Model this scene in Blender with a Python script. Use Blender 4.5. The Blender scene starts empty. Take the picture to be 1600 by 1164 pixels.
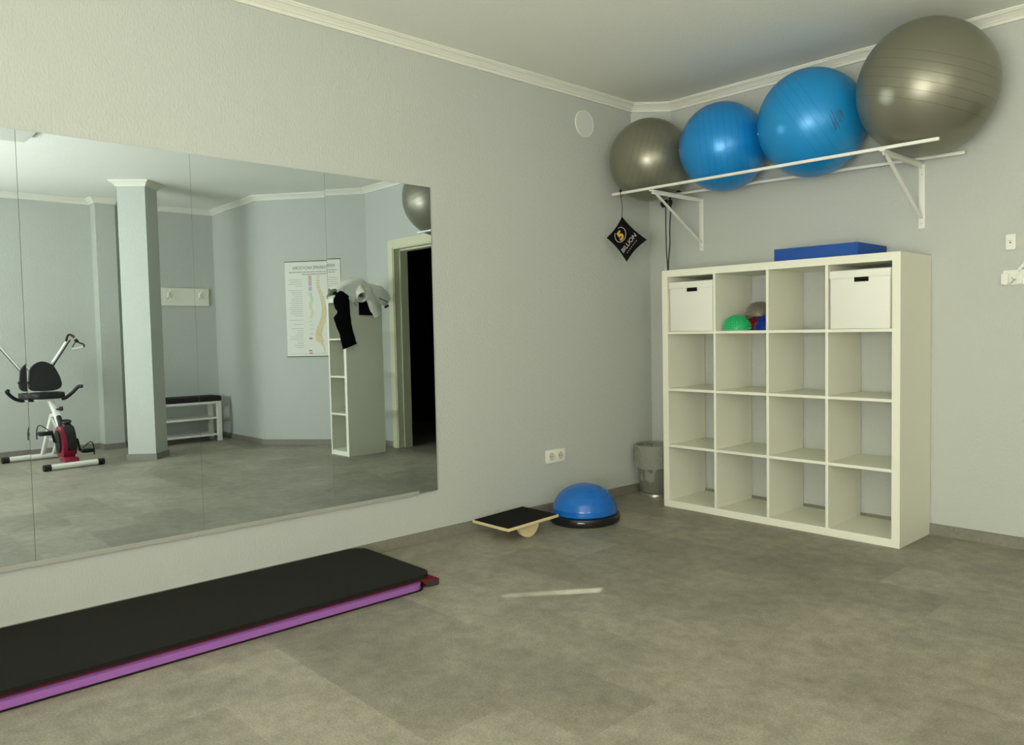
import bpy, bmesh, math, random
from mathutils import Vector, Matrix, noise
PI = math.pi
SC = bpy.context.scene
COL = SC.collection
ORG = {}

# ------------------------------------------------------------------ materials
def mat(name, col, rough=.5, metal=0., spec=.5, bump=None, var=None, coat=0., alpha=1., coat_rough=.1):
    """bump=(scale, strength, stretch_z) ; var=(scale, amount)"""
    m = bpy.data.materials.new(name); m.use_nodes = True
    nt = m.node_tree; N = nt.nodes; L = nt.links
    b = N['Principled BSDF']
    b.inputs['Base Color'].default_value = (*col, 1)
    b.inputs['Roughness'].default_value = rough
    b.inputs['Metallic'].default_value = metal
    b.inputs['Specular IOR Level'].default_value = spec
    b.inputs['Coat Weight'].default_value = coat
    b.inputs['Coat Roughness'].default_value = coat_rough
    b.inputs['Alpha'].default_value = alpha
    tc = N.new('ShaderNodeTexCoord')
    if bump:
        mp = N.new('ShaderNodeMapping'); L.new(tc.outputs['Object'], mp.inputs[0])
        mp.inputs['Scale'].default_value = (1, 1, bump[2] if len(bump) > 2 else 1)
        n = N.new('ShaderNodeTexNoise'); n.inputs['Scale'].default_value = bump[0]; n.inputs['Detail'].default_value = 4
        L.new(mp.outputs[0], n.inputs['Vector'])
        bp = N.new('ShaderNodeBump'); bp.inputs['Strength'].default_value = bump[1]; bp.inputs['Distance'].default_value = .004
        L.new(n.outputs['Fac'], bp.inputs['Height']); L.new(bp.outputs[0], b.inputs['Normal'])
    if var:
        n = N.new('ShaderNodeTexNoise'); n.inputs['Scale'].default_value = var[0]; n.inputs['Detail'].default_value = 5
        L.new(tc.outputs['Object'], n.inputs['Vector'])
        mx = N.new('ShaderNodeMix'); mx.data_type = 'RGBA'
        mx.inputs[6].default_value = (*[c * (1 - var[1]) for c in col], 1)
        mx.inputs[7].default_value = (*[min(1, c * (1 + var[1])) for c in col], 1)
        L.new(n.outputs['Fac'], mx.inputs[0]); L.new(mx.outputs[2], b.inputs['Base Color'])
    return m

def floor_mat():
    m = bpy.data.materials.new('vinyl_stone_tiles'); m.use_nodes = True
    nt = m.node_tree; N = nt.nodes; L = nt.links; b = N['Principled BSDF']
    tc = N.new('ShaderNodeTexCoord')
    br = N.new('ShaderNodeTexBrick'); br.offset = .5
    br.inputs['Scale'].default_value = 1; br.inputs['Brick Width'].default_value = .61; br.inputs['Row Height'].default_value = .305
    br.inputs['Mortar Size'].default_value = .0005; br.inputs['Mortar Smooth'].default_value = .3; br.inputs['Bias'].default_value = 0
    br.inputs['Color1'].default_value = (.244, .227, .174, 1); br.inputs['Color2'].default_value = (.330, .307, .238, 1)
    br.inputs['Mortar'].default_value = (.27, .25, .19, 1)
    mp = N.new('ShaderNodeMapping'); mp.inputs['Location'].default_value = (4.08, 8.585, 0); L.new(tc.outputs['Object'], mp.inputs[0]); L.new(mp.outputs[0], br.inputs['Vector'])
    def noise_n(scale, detail, rough=.6):
        n = N.new('ShaderNodeTexNoise'); n.inputs['Scale'].default_value = scale; n.inputs['Detail'].default_value = detail
        n.inputs['Roughness'].default_value = rough; L.new(tc.outputs['Object'], n.inputs['Vector']); return n
    def mult(a, n, lo, hi, f0=.35, f1=.65):
        r = N.new('ShaderNodeMapRange'); r.inputs['From Min'].default_value = f0; r.inputs['From Max'].default_value = f1
        r.inputs['To Min'].default_value = lo; r.inputs['To Max'].default_value = hi
        L.new(n.outputs['Fac'], r.inputs[0])
        mx = N.new('ShaderNodeMix'); mx.data_type = 'RGBA'; mx.blend_type = 'MULTIPLY'; mx.inputs[0].default_value = 1
        L.new(a, mx.inputs[6]); L.new(r.outputs[0], mx.inputs[7]); return mx.outputs[2]
    o = mult(br.outputs['Color'], noise_n(2.6, 7), .86, 1.14)
    o = mult(o, noise_n(14, 8, .7), .84, 1.16)
    o = mult(o, noise_n(150, 3), .80, 1.16)
    o = mult(o, noise_n(420, 2), .86, 1.10)
    L.new(o, b.inputs['Base Color'])
    b.inputs['Roughness'].default_value = .48; b.inputs['Specular IOR Level'].default_value = .35
    bp = N.new('ShaderNodeBump'); bp.inputs['Strength'].default_value = .12; bp.inputs['Distance'].default_value = .002
    L.new(noise_n(160, 3).outputs['Fac'], bp.inputs['Height']); L.new(bp.outputs[0], b.inputs['Normal'])
    return m

def ball_mat(name, col, rough, metal, spacing, band, spec=.5, coat=0., groove=.62):
    """Burst-resistant ball: a band of fine raised/engraved rings about the ball's own z axis."""
    m = bpy.data.materials.new(name); m.use_nodes = True
    nt = m.node_tree; N = nt.nodes; L = nt.links; b = N['Principled BSDF']
    tc = N.new('ShaderNodeTexCoord'); sp = N.new('ShaderNodeSeparateXYZ'); L.new(tc.outputs['Object'], sp.inputs[0])
    def M(op, a, bb=None):
        n = N.new('ShaderNodeMath'); n.operation = op
        for i, v in enumerate((a, bb)):
            if v is None: continue
            if isinstance(v, (int, float)): n.inputs[i].default_value = v
            else: L.new(v, n.inputs[i])
        return n.outputs[0]
    z = sp.outputs['Z']
    fr = M('ABSOLUTE', M('SUBTRACT', M('FRACT', M('DIVIDE', z, spacing)), .5))
    line = M('LESS_THAN', fr, .0011 / spacing)
    inb = M('LESS_THAN', M('ABSOLUTE', z), band)
    g = M('MULTIPLY', line, inb)
    mx = N.new('ShaderNodeMix'); mx.data_type = 'RGBA'
    mx.inputs[6].default_value = (*col, 1); mx.inputs[7].default_value = (*[c * groove for c in col], 1)
    L.new(g, mx.inputs[0]); L.new(mx.outputs[2], b.inputs['Base Color'])
    b.inputs['Roughness'].default_value = rough; b.inputs['Metallic'].default_value = metal
    b.inputs['Specular IOR Level'].default_value = spec; b.inputs['Coat Weight'].default_value = coat; b.inputs['Coat Roughness'].default_value = .25
    bp = N.new('ShaderNodeBump'); bp.inputs['Strength'].default_value = .6; bp.inputs['Distance'].default_value = .003; bp.invert = True
    L.new(g, bp.inputs['Height']); L.new(bp.outputs[0], b.inputs['Normal'])
    return m

def film_mat(name, col, trans, rough, crinkle=0.):
    m = bpy.data.materials.new(name); m.use_nodes = True
    nt = m.node_tree; N = nt.nodes; L = nt.links
    out = N['Material Output']; b = N['Principled BSDF']
    b.inputs['Base Color'].default_value = (*col, 1); b.inputs['Roughness'].default_value = rough
    b.inputs['Specular IOR Level'].default_value = .9
    tc = N.new('ShaderNodeTexCoord'); n = N.new('ShaderNodeTexNoise'); n.inputs['Scale'].default_value = 38; n.inputs['Detail'].default_value = 3; n.inputs['Distortion'].default_value = 1.5
    bp = N.new('ShaderNodeBump'); bp.inputs['Strength'].default_value = crinkle; bp.inputs['Distance'].default_value = .02
    L.new(tc.outputs['Object'], n.inputs['Vector']); L.new(n.outputs['Fac'], bp.inputs['Height']); L.new(bp.outputs[0], b.inputs['Normal'])
    t = N.new('ShaderNodeBsdfTransparent'); t.inputs[0].default_value = (.93, .94, .92, 1)
    mx = N.new('ShaderNodeMixShader'); mx.inputs[0].default_value = trans
    L.new(b.outputs[0], mx.inputs[1]); L.new(t.outputs[0], mx.inputs[2]); L.new(mx.outputs[0], out.inputs[0])
    return m

M = {}
M['wall'] = mat('woodchip_paint', (.520, .545, .490), .85, spec=.2, bump=(120, .75, .45))
M['ceil'] = mat('ceiling_paint', (.84, .85, .77), .9, spec=.15, bump=(120, .5))
M['trim'] = mat('white_plaster_trim', (.78, .78, .68), .6, spec=.3)
M['floor'] = floor_mat()
M['base'] = mat('vinyl_skirting', (.225, .213, .170), .5, spec=.35, var=(60, .22))
M['white'] = mat('white_laminate', (.80, .80, .66), .42, spec=.4)
M['box'] = mat('white_card', (.79, .79, .70), .6, spec=.3)
M['enamel'] = mat('white_enamel', (.80, .80, .72), .35, spec=.5)
M['plastic'] = mat('white_plastic', (.82, .82, .72), .35, spec=.5)
M['black'] = mat('black_plastic', (.010, .010, .010), .45, spec=.4)
M['hole'] = mat('dark_cutout', (.008, .008, .006), .8, spec=.1)
M['blackfab'] = mat('black_fabric', (.006, .006, .006), .95, spec=.1, bump=(400, .3))
M['vinyl'] = mat('black_upholstery', (.010, .010, .010), .5, spec=.4, bump=(300, .1))
M['red'] = mat('dark_red_plastic', (.22, .010, .030), .35, spec=.5)
M['redmark'] = mat('red_grip', (.25, .03, .03), .5)
M['matblack'] = mat('black_foam', (.0115, .011, .008), .92, spec=.25, bump=(350, .6), var=(90, .25))
M['matpurple'] = mat('purple_foam', (.300, .115, .370), .85, spec=.2, bump=(300, .3))
M['matred'] = mat('dark_red_foam', (.15, .010, .022), .85, spec=.2, bump=(300, .3))
M['matgrey'] = mat('dark_grey_foam', (.035, .042, .036), .9, spec=.2, bump=(300, .3))
M['foamblue'] = mat('blue_foam_pad', (.022, .085, .330), .8, spec=.25, bump=(260, .3))
M['wood'] = mat('birch_plywood', (.70, .58, .33), .5, spec=.35, var=(30, .12))
M['griptape'] = mat('black_grip_surface', (.010, .009, .008), .95, spec=.15, bump=(700, .6))
M['bosublue'] = mat('blue_rubber_dome', (.006, .135, .50), .16, spec=.5)
M['bosubase'] = mat('black_base_plastic', (.010, .010, .009), .4, spec=.5)
M['green'] = mat('green_rubber', (.030, .46, .17), .35, spec=.5)
M['blue2'] = mat('royal_blue_rubber', (.008, .035, .30), .3, spec=.5)
M['silver'] = mat('grey_rubber', (.23, .215, .165), .38, metal=.2, spec=.5)
M['reddome'] = mat('red_rubber', (.33, .012, .018), .35, spec=.5)
M['brass'] = mat('brass_screw', (.30, .22, .10), .4, metal=.7)
M['steel'] = mat('brushed_metal', (.55, .55, .50), .35, metal=.9)
M['rail'] = mat('mirror_rail_metal', (.42, .43, .37), .5, metal=.2, spec=.4)
M['hallshade'] = mat('hall_shade_colour', (.035, .033, .024), .8, spec=.2)  # near-black colour puts the unlit hall's darkness into its walls
M['darkdoor'] = mat('dark_brown_door', (.075, .066, .045), .5, spec=.3)
M['frame'] = mat('cream_door_frame', (.66, .66, .46), .45, spec=.4)
M['lining'] = mat('door_lining', (.62, .62, .42), .5, spec=.35)
M['paper'] = mat('poster_paper', (.74, .76, .66), .6, spec=.25)
M['ink'] = mat('dark_ink', (.06, .07, .07), .8)
M['inkgrey'] = mat('grey_ink', (.45, .46, .42), .8)
M['bone'] = mat('spine_print', (.68, .58, .33), .8, var=(35, .25))
M['inkgold'] = mat('gold_print', (.62, .40, .06), .5)
M['inkwhite'] = mat('pale_print', (.50, .48, .44), .6)
M['jacket'] = mat('off_white_fleece', (.86, .86, .76), .95, spec=.1, bump=(90, .5))
M['cushion'] = mat('charcoal_cushion', (.022, .018, .020), .7, spec=.25, bump=(200, .2))
M['mesh'] = film_mat('bin_mesh', (.22, .22, .17), .55, .3)
M['film'] = film_mat('clear_bag', (.55, .55, .46), .55, .10, 1.)
M['blind'] = mat('added_blind_white', (.8, .8, .76), .8, spec=.1)
M['cyan'] = ball_mat('azure_ball', (.007, .25, .63), .33, .2, .036, .15, coat=.15, groove=.75)
M['cyan2'] = ball_mat('azure_ball_pale', (.010, .27, .62), .38, .15, .042, .085, coat=.1, groove=.7)
M['grey1'] = ball_mat('grey_ball_small', (.245, .236, .176), .34, .55, .036, .14, groove=.8)
M['grey4'] = ball_mat('grey_ball_large', (.245, .238, .178), .37, .55, .042, .125, groove=.72)

def mirror_mat():
    m = bpy.data.materials.new('mirror_glass'); m.use_nodes = True
    nt = m.node_tree; N = nt.nodes; L = nt.links; b = N['Principled BSDF']
    b.inputs['Base Color'].default_value = (.72, .81, .89, 1); b.inputs['Metallic'].default_value = 1; b.inputs['Roughness'].default_value = 0
    return m
M['mirror'] = mirror_mat()
M['glassedge'] = mat('glass_edge', (.38, .42, .37), .2, spec=.6)

# ------------------------------------------------------------------ geometry helpers
def tag(o, label=None, cat=None, group=None, kind=None):
    if label: o['label'] = label
    if cat: o['category'] = cat
    if group: o['group'] = group
    if kind: o['kind'] = kind
    return o

def finish(me, angle=35):
    me.shade_smooth(); me.set_sharp_from_angle(angle=math.radians(angle))

def obj(name, bm, m, parent=None, loc=None, angle=35, mats=None):
    """Link bm (built in world coordinates) as ONE mesh object. loc = origin for a top-level mesh."""
    bmesh.ops.recalc_face_normals(bm, faces=bm.faces[:])
    me = bpy.data.meshes.new(name); 
    org = ORG[parent.name] if parent else Vector(loc or (0, 0, 0))
    bm.transform(Matrix.Translation(-org)); bm.to_mesh(me); bm.free()
    finish(me, angle)
    me.materials.append(m)
    for x in mats or []: me.materials.append(x)
    o = bpy.data.objects.new(name, me); COL.objects.link(o)
    if parent: o.parent = parent
    else: o.location = org
    ORG[o.name] = org
    return o

def empty(name, loc, label, cat, group=None):
    o = bpy.data.objects.new(name, None); COL.objects.link(o); o.location = loc
    o.empty_display_size = .1; ORG[o.name] = Vector(loc)
    return tag(o, label, cat, group)

def struct(name, bm, m, angle=35):
    return tag(obj(name, bm, m, angle=angle), kind='structure')

def B(): return bmesh.new()

def box(bm, lo, hi, r=0, seg=2):
    vs = [bm.verts.new((x, y, z)) for x in (lo[0], hi[0]) for y in (lo[1], hi[1]) for z in (lo[2], hi[2])]
    F = [(0,1,3,2),(4,6,7,5),(0,4,5,1),(2,3,7,6),(0,2,6,4),(1,5,7,3)]
    fs = [bm.faces.new([vs[i] for i in f]) for f in F]
    if r:
        es = list({e for f in fs for e in f.edges})
        bmesh.ops.bevel(bm, geom=es, offset=r, segments=seg, profile=.5, affect='EDGES')
    return bm

def prism(bm, poly, z0, z1, r=0, seg=2, fn=None):
    """poly: 2D points; extruded z0..z1; fn maps (a,b,c)->world; bevels the rim edges by r."""
    fn = fn or (lambda a, b, c: (a, b, c))
    lo = [bm.verts.new(fn(a, b, z0)) for a, b in poly]; hi = [bm.verts.new(fn(a, b, z1)) for a, b in poly]
    f0 = bm.faces.new(lo[::-1]); f1 = bm.faces.new(hi); n = len(poly)
    for i in range(n): bm.faces.new([lo[i], lo[(i+1) % n], hi[(i+1) % n], hi[i]])
    if r:
        es = list(set(f0.edges) | set(f1.edges))
        bmesh.ops.bevel(bm, geom=es, offset=r, segments=seg, profile=.5, affect='EDGES')
    return bm

def rrect(x0, y0, x1, y1, r, n=6):
    p = []
    for cx, cy, a in ((x1-r, y1-r, 0), (x0+r, y1-r, 90), (x0+r, y0+r, 180), (x1-r, y0+r, 270)):
        for k in range(n+1):
            t = math.radians(a + 90*k/n); p.append((cx + r*math.cos(t), cy + r*math.sin(t)))
    return p

def cr(pts, n=6):
    """Catmull-Rom resample"""
    P = [Vector(p) for p in pts]; out = []
    Q = [2*P[0]-P[1]] + P + [2*P[-1]-P[-2]]
    for i in range(1, len(Q)-2):
        for k in range(n):
            t = k/n; a, b, c, d = Q[i-1:i+3]
            out.append(.5*((2*b) + (c-a)*t + (2*a-5*b+4*c-d)*t*t + (3*b-a-3*c+d)*t**3))
    out.append(P[-1]); return out

def tube(bm, pts, r, seg=14, cap=True, ry=None, up=None, wob=None, ratio=None):
    """swept tube; r scalar or list; ry second half-axis (list/scalar) along 'up'."""
    P = [Vector(p) for p in pts]; n = len(P)
    R = list(r) if hasattr(r, '__len__') else [r]*n
    RY = (list(ry) if hasattr(ry, '__len__') else [ry]*n) if ry is not None else R
    rings = []; ref = Vector(up) if up else None
    T0 = (P[1]-P[0]).normalized()
    if ref is None:
        ref = Vector((0, 0, 1)) if abs(T0.z) < .9 else Vector((0, 1, 0))
    for i in range(n):
        T = (P[min(i+1, n-1)] - P[max(i-1, 0)]).normalized()
        s = T.cross(ref)
        if s.length < 1e-5: s = T.orthogonal()
        s.normalize(); u = s.cross(T).normalized()
        if not up: ref = u
        ring = []
        for k in range(seg):
            a = 2*PI*k/seg
            v = P[i] + s*(R[i]*math.cos(a)) + u*(RY[i]*math.sin(a))
            if wob:
                d = (v-P[i]).normalized()
                v = v + d*wob[0]*(noise.noise(v*wob[1]) + .5*noise.noise(v*wob[1]*2.3))
            ring.append(bm.verts.new(v))
        rings.append(ring)
    for i in range(n-1):
        for k in range(seg):
            bm.faces.new([rings[i][k], rings[i][(k+1) % seg], rings[i+1][(k+1) % seg], rings[i+1][k]])
    if cap: bm.faces.new(rings[0][::-1]); bm.faces.new(rings[-1])
    return rings

def bar(bm, p0, p1, w, h, up=(0, 0, 1), r=0):
    """rectangular bar from p0 to p1; w = across, h = along up"""
    p0, p1 = Vector(p0), Vector(p1); t = (p1-p0).normalized(); s = t.cross(Vector(up)).normalized(); u = s.cross(t)
    vs = []
    for p in (p0, p1):
        for a, b in ((-1, -1), (1, -1), (1, 1), (-1, 1)): vs.append(bm.verts.new(p + s*a*w/2 + u*b*h/2))
    fs = [bm.faces.new([vs[i] for i in f]) for f in ((0,1,2,3),(7,6,5,4),(0,4,5,1),(1,5,6,2),(2,6,7,3),(3,7,4,0))]
    if r:
        es = list({e for f in fs for e in f.edges}); bmesh.ops.bevel(bm, geom=es, offset=r, segments=2, profile=.5, affect='EDGES')

def lathe(bm, prof, c, seg=48, fn=None):
    """prof: (radius,z) list, about z through c"""
    rings = []
    for r, z in prof:
        if r < 1e-6: rings.append([bm.verts.new((c[0], c[1], c[2]+z))])
        else: rings.append([bm.verts.new((c[0]+r*math.cos(2*PI*k/seg), c[1]+r*math.sin(2*PI*k/seg), c[2]+z)) for k in range(seg)])
    for a, b in zip(rings, rings[1:]):
        for k in range(seg):
            q = [a[k % len(a)], a[(k+1) % len(a)], b[(k+1) % len(b)], b[k % len(b)]]
            u = []
            for v in q:
                if v not in u: u.append(v)
            if len(u) > 2: bm.faces.new(u)
    return bm

def text_bm(s, size, fn, depth=.0006, bold=0.):
    cu = bpy.data.curves.new('t', 'FONT'); cu.body = s; cu.size = size; cu.extrude = depth; cu.offset = bold; cu.align_x = 'LEFT'
    o = bpy.data.objects.new('t', cu); COL.objects.link(o)
    me = bpy.data.meshes.new_from_object(o.evaluated_get(bpy.context.evaluated_depsgraph_get()))
    bpy.data.objects.remove(o); bpy.data.curves.remove(cu)
    bm = B(); bm.from_mesh(me); bpy.data.meshes.remove(me)
    w = max(v.co.x for v in bm.verts)
    for v in bm.verts: v.co = Vector(fn(v.co.x, v.co.y, v.co.z, w))
    return bm

# ------------------------------------------------------------------ room shell
H = 2.615
ROOM = [(0,-5.6),(5.92,-5.6),(5.92,-1.97),(5.74,-1.97),(5.74,-1.785),(5.92,-1.69),(5.92,-.72),(4.686,-.734),(3.698,0),(0,0)]
NAMES = ['front','right','pilaster_left','pilaster','pilaster_right','right_far','side','diagonal','back','left']
def offs(poly, d):
    """inward offset (interior on the left of each edge)"""
    n = len(poly); out = []
    for i in range(n):
        a, b, c = Vector(poly[i-1]), Vector(poly[i]), Vector(poly[(i+1) % n])
        n1 = (b-a).normalized(); n1 = Vector((-n1.y, n1.x)); n2 = (c-b).normalized(); n2 = Vector((-n2.y, n2.x))
        k = n1+n2; out.append(b + k*(d/(1+n1.dot(n2))))
    return out

out = offs(ROOM, -.12)
DX0, DX1, DZ = 2.44, 3.20, 1.965        # door opening in the back wall
WX0, WX1, WZ0, WZ1 = 2.3, 4.4, .5, 2.4   # window opening in the front wall
for i, nm in enumerate(NAMES):
    bm = B(); a, b = ROOM[i], ROOM[(i+1) % len(ROOM)]; oa, ob = out[i], out[(i+1) % len(ROOM)]
    if nm == 'back':
        box(bm, (-.12, 0, 0), (DX0, .14, H)); box(bm, (DX1, 0, 0), (3.72, .14, H)); box(bm, (DX0, 0, DZ), (DX1, .14, H))
    elif nm == 'front':
        box(bm, (-.12, -5.72, 0), (WX0, -5.6, H)); box(bm, (WX1, -5.72, 0), (6.04, -5.6, H))
        box(bm, (WX0, -5.72, 0), (WX1, -5.6, WZ0)); box(bm, (WX0, -5.72, WZ1), (WX1, -5.6, H))
    elif nm == 'right':
        for lo, hi in (((5.92, -5.72, 0), (6.04, -5.2, H)), ((5.92, -3.7, 0), (6.04, -1.97, H)), ((5.92, -5.2, 0), (6.04, -3.7, .95)), ((5.92, -5.2, 2.25), (6.04, -3.7, H))): box(bm, lo, hi)  # with an opening for the added side window
    else:
        prism(bm, [a, b, tuple(ob), tuple(oa)], 0, H)
    struct('wall_' + nm, bm, M['wall'])
bm = B(); prism(bm, [(0,0),(0,-.19),(.19,0)], 2.03, H); struct('wall_corner', bm, M['wall'])
PIL = [(4.696,-2.045),(4.875,-1.885),(4.706,-1.694),(4.527,-1.854)]
bm = B(); prism(bm, PIL, 0, H); struct('wall_pillar', bm, M['wall'])
bm = B(); box(bm, (-.2, -5.8, -.1), (6.1, 2.2, 0)); struct('floor', bm, M['floor'])
bm = B(); box(bm, (-.2, -5.8, H), (6.1, 2.2, H+.1)); struct('ceiling', bm, M['ceil'])

# cornice: stepped profile swept along the wall tops
PROF = [(0, 0), (.052, 0), (.052, -.007), (.046, -.010), (.046, -.015), (.036, -.019), (.026, -.028), (.020, -.033), (.020, -.038), (.013, -.040), (.013, -.055), (0, -.055)]
def cornice(poly, names, start):
    O = [offs(poly, d) for d, h in PROF]; n = len(poly)
    for i, nm in enumerate(names):
        bm = B(); j = (i+1) % n
        A = [bm.verts.new((O[k][i].x, O[k][i].y, H+PROF[k][1])) for k in range(len(PROF))]
        C = [bm.verts.new((O[k][j].x, O[k][j].y, H+PROF[k][1])) for k in range(len(PROF))]
        m = len(PROF)
        for k in range(m): bm.faces.new([A[k], A[(k+1) % m], C[(k+1) % m], C[k]])
        bm.faces.new(A[::-1]); bm.faces.new(C)
        struct('trim_%d' % (start+i), bm, M['trim'], 20)
CORN = ROOM[:-1] + [(.19, 0), (0, -.19)]
cornice(CORN, range(len(CORN)), 1)
cornice(PIL[::-1], range(4), 20)
def skirting(poly, edges, d=.012, h=.058):
    I = offs(poly, d); n = len(poly)
    for i, nm in edges:
        j = (i+1) % n; bm = B()
        prism(bm, [poly[i], poly[j], tuple(I[j]), tuple(I[i])], 0, h)
        struct('baseboard_' + nm, bm, M['base'])
skirting(ROOM, [(i, n) for i, n in enumerate(NAMES) if n != 'back'])
bm = B(); box(bm, (.012, -.012, 0), (2.362, 0, .058)); box(bm, (3.282, -.012, 0), (3.69, 0, .058)); struct('baseboard_back', bm, M['base'])
P2 = PIL[::-1]; I = offs(P2, .012)
for i in range(4):
    bm = B(); j = (i+1) % 4; prism(bm, [P2[i], P2[j], tuple(I[j]), tuple(I[i])], 0, .058); struct('baseboard_pillar', bm, M['base'])

# window in the wall behind the camera: frame, and an added blind masking the sun except for a slit
bm = B()
for lo, hi in (((WX0, -5.70, WZ0), (WX0+.06, -5.64, WZ1)), ((WX1-.06, -5.70, WZ0), (WX1, -5.64, WZ1)), ((WX0, -5.70, WZ0), (WX1, -5.64, WZ0+.06)), ((WX0, -5.70, WZ1-.06), (WX1, -5.64, WZ1))): box(bm, lo, hi)
struct('window_1', bm, M['enamel'])
bm = B()
for lo, hi in (((5.96, -5.2, .95), (6.02, -5.14, 2.25)), ((5.96, -3.76, .95), (6.02, -3.7, 2.25)), ((5.96, -5.14, .95), (6.02, -3.76, 1.01)), ((5.96, -5.14, 2.19), (6.02, -3.76, 2.25))): box(bm, lo, hi)
struct('added_window_2', bm, M['enamel'])  # unseen side window, added to go with the side fill lamp
bm = B(); box(bm, (6.045, -5.23, .92), (6.055, -3.67, 2.28))
tag(obj('added_blind', bm, M['blind'], loc=(6.05, -4.45, .92)), 'white roller blind over the added side window', 'blind')
bl = empty('added_blind', (3.35, -5.73, WZ0), 'added blind behind the viewer, slit to let a sun streak through', 'blind')
SA, SB, SG = (3.172, 1.549), (3.639, 1.697), .005       # slit in the added blind, shaped for the sun streak on the floor
bm = B(); box(bm, (WX0-.02, -5.7315, WZ0-.03), (SA[0], -5.73, WZ1+.03)); box(bm, (SB[0], -5.7315, WZ0-.03), (WX1+.02, -5.73, WZ1+.03))
prism(bm, [(SA[0], WZ0-.03), (SB[0], WZ0-.03), (SB[0], SB[1]-SG*.6), (SA[0], SA[1]-SG*.15)], -5.7315, -5.73, fn=lambda a, b, c: (a, c, b))
prism(bm, [(SA[0], SA[1]+SG*.15), (SB[0], SB[1]+SG*.6), (SB[0], WZ1+.03), (SA[0], WZ1+.03)], -5.7315, -5.73, fn=lambda a, b, c: (a, c, b))
obj('sun_mask_cloth', bm, M['blind'], bl)

# door frame and dark hall behind it
door = None
bm = B()
for lo, hi in (((DX1, -.016, 0), (DX1+.08, 0, DZ+.08)), ((DX0-.08, -.016, 0), (DX0, 0, DZ+.08)), ((DX0, -.016, DZ), (DX1, 0, DZ+.08))): box(bm, lo, hi, .002, 1)
box(bm, (DX1-.012, -.008, 0), (DX1, .14, DZ)); box(bm, (DX0, -.008, 0), (DX0+.012, .14, DZ)); box(bm, (DX0, -.008, DZ-.012), (DX1, .14, DZ))
box(bm, (DX1-.028, .055, 0), (DX1-.012, .14, DZ-.012)); box(bm, (DX0+.012, .055, 0), (DX0+.028, .14, DZ-.012)); box(bm, (DX0+.012, .055, DZ-.028), (DX1-.012, .14, DZ-.012))
d1 = struct('door_1', bm, M['frame'], 20)
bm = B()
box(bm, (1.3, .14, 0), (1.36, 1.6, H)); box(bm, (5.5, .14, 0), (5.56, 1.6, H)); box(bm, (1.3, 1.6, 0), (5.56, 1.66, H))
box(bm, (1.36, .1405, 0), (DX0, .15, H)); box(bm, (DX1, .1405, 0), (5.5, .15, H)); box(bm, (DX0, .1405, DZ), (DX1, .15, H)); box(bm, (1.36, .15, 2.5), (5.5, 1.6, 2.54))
struct('wall_hall', bm, M['hallshade'])
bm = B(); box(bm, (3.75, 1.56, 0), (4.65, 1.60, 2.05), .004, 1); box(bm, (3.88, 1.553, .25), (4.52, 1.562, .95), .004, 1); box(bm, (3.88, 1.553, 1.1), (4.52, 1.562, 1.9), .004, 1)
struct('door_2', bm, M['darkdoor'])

# ------------------------------------------------------------------ mirror wall
MZ0, MZ1 = .268, 1.874
SEAM = [-4.272, -3.660, -3.0505, -2.4400, -1.837]
LABM = ['leftmost mirror panel, cut off by the edge of the photo, showing half the bike',
        'tall mirror panel showing the pillar and the exercise bike',
        'tall mirror panel showing the angled wall and most of the spine chart',
        'rightmost mirror panel showing the open door and the tall narrow shelf']
TILT = [(.006, .0045), (-.0005, .0045), (-.0005, .0045), (.003, .003)]
for i in range(4):
    y0, y1 = SEAM[i]+.0006, SEAM[i+1]-(.0006 if i < 3 else 0)
    yc = (y0+y1)/2; zc = (MZ0+MZ1)/2; a, b = TILT[i]
    bm = B(); box(bm, (-.0025, y0-yc, MZ0-zc), (.0025, y1-yc, MZ1-zc))
    # the panel hangs a fraction of a degree off the wall, as mirror tiles do
    for v in bm.verts: v.co.x -= a*v.co.y + b*v.co.z
    for v in bm.verts: v.co += Vector((.010, yc, zc))
    o = obj('wall_mirror', bm, M['mirror'], loc=(0, yc, MZ0), mats=[M['glassedge']])
    for p in o.data.polygons:
        if abs(p.normal.x) < .5: p.material_index = 1
    tag(o, LABM[i], 'mirror', 'mirror panels on the left wall')
bm = B(); box(bm, (0, -4.35, .262), (.014, -1.955, .268)); box(bm, (.0145, -4.35, .262), (.017, -1.955, .281))
tag(obj('mirror_rail', bm, M['rail'], loc=(0, -3.1, .262)), 'slim metal rail holding the bottom edge of the mirrors', 'rail')

# ------------------------------------------------------------------ cube shelving
def cube_shelf(name, x0, y0, cols, label, W=None, D=.39, rows=4, Hh=1.47):
    t = .042; d = .016; Wd = W
    r = empty(name, (x0+Wd/2, y0+D/2, 0), label, 'shelf')
    cw = (Wd-2*t-(cols-1)*d)/cols; ch = (Hh-2*t-(rows-1)*d)/rows
    for xa in (x0, x0+Wd-t):
        bm = B(); box(bm, (xa, y0, 0), (xa+t, y0+D, Hh), .0012, 1); obj('side_panel', bm, M['white'], r)
    bm = B(); box(bm, (x0+t, y0, Hh-t), (x0+Wd-t, y0+D, Hh), .0012, 1); obj('top_panel', bm, M['white'], r)
    bm = B(); box(bm, (x0+t, y0, 0), (x0+Wd-t, y0+D, t), .0012, 1); obj('bottom_panel', bm, M['white'], r)
    for k in range(1, rows):
        z = t+k*ch+(k-1)*d; bm = B(); box(bm, (x0+t, y0+.002, z), (x0+Wd-t, y0+D-.002, z+d), .0008, 1); obj('shelf_board', bm, M['white'], r)
    for k in range(rows):
        z = t+k*(ch+d)
        for c in range(1, cols):
            xa = x0+t+c*cw+(c-1)*d; bm = B(); box(bm, (xa, y0+.002, z), (xa+d, y0+D-.002, z+ch), .0008, 1); obj('divider', bm, M['white'], r)
    return r, lambda c, k: (x0+t+c*(cw+d), t+k*(ch+d), cw, ch)
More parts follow.
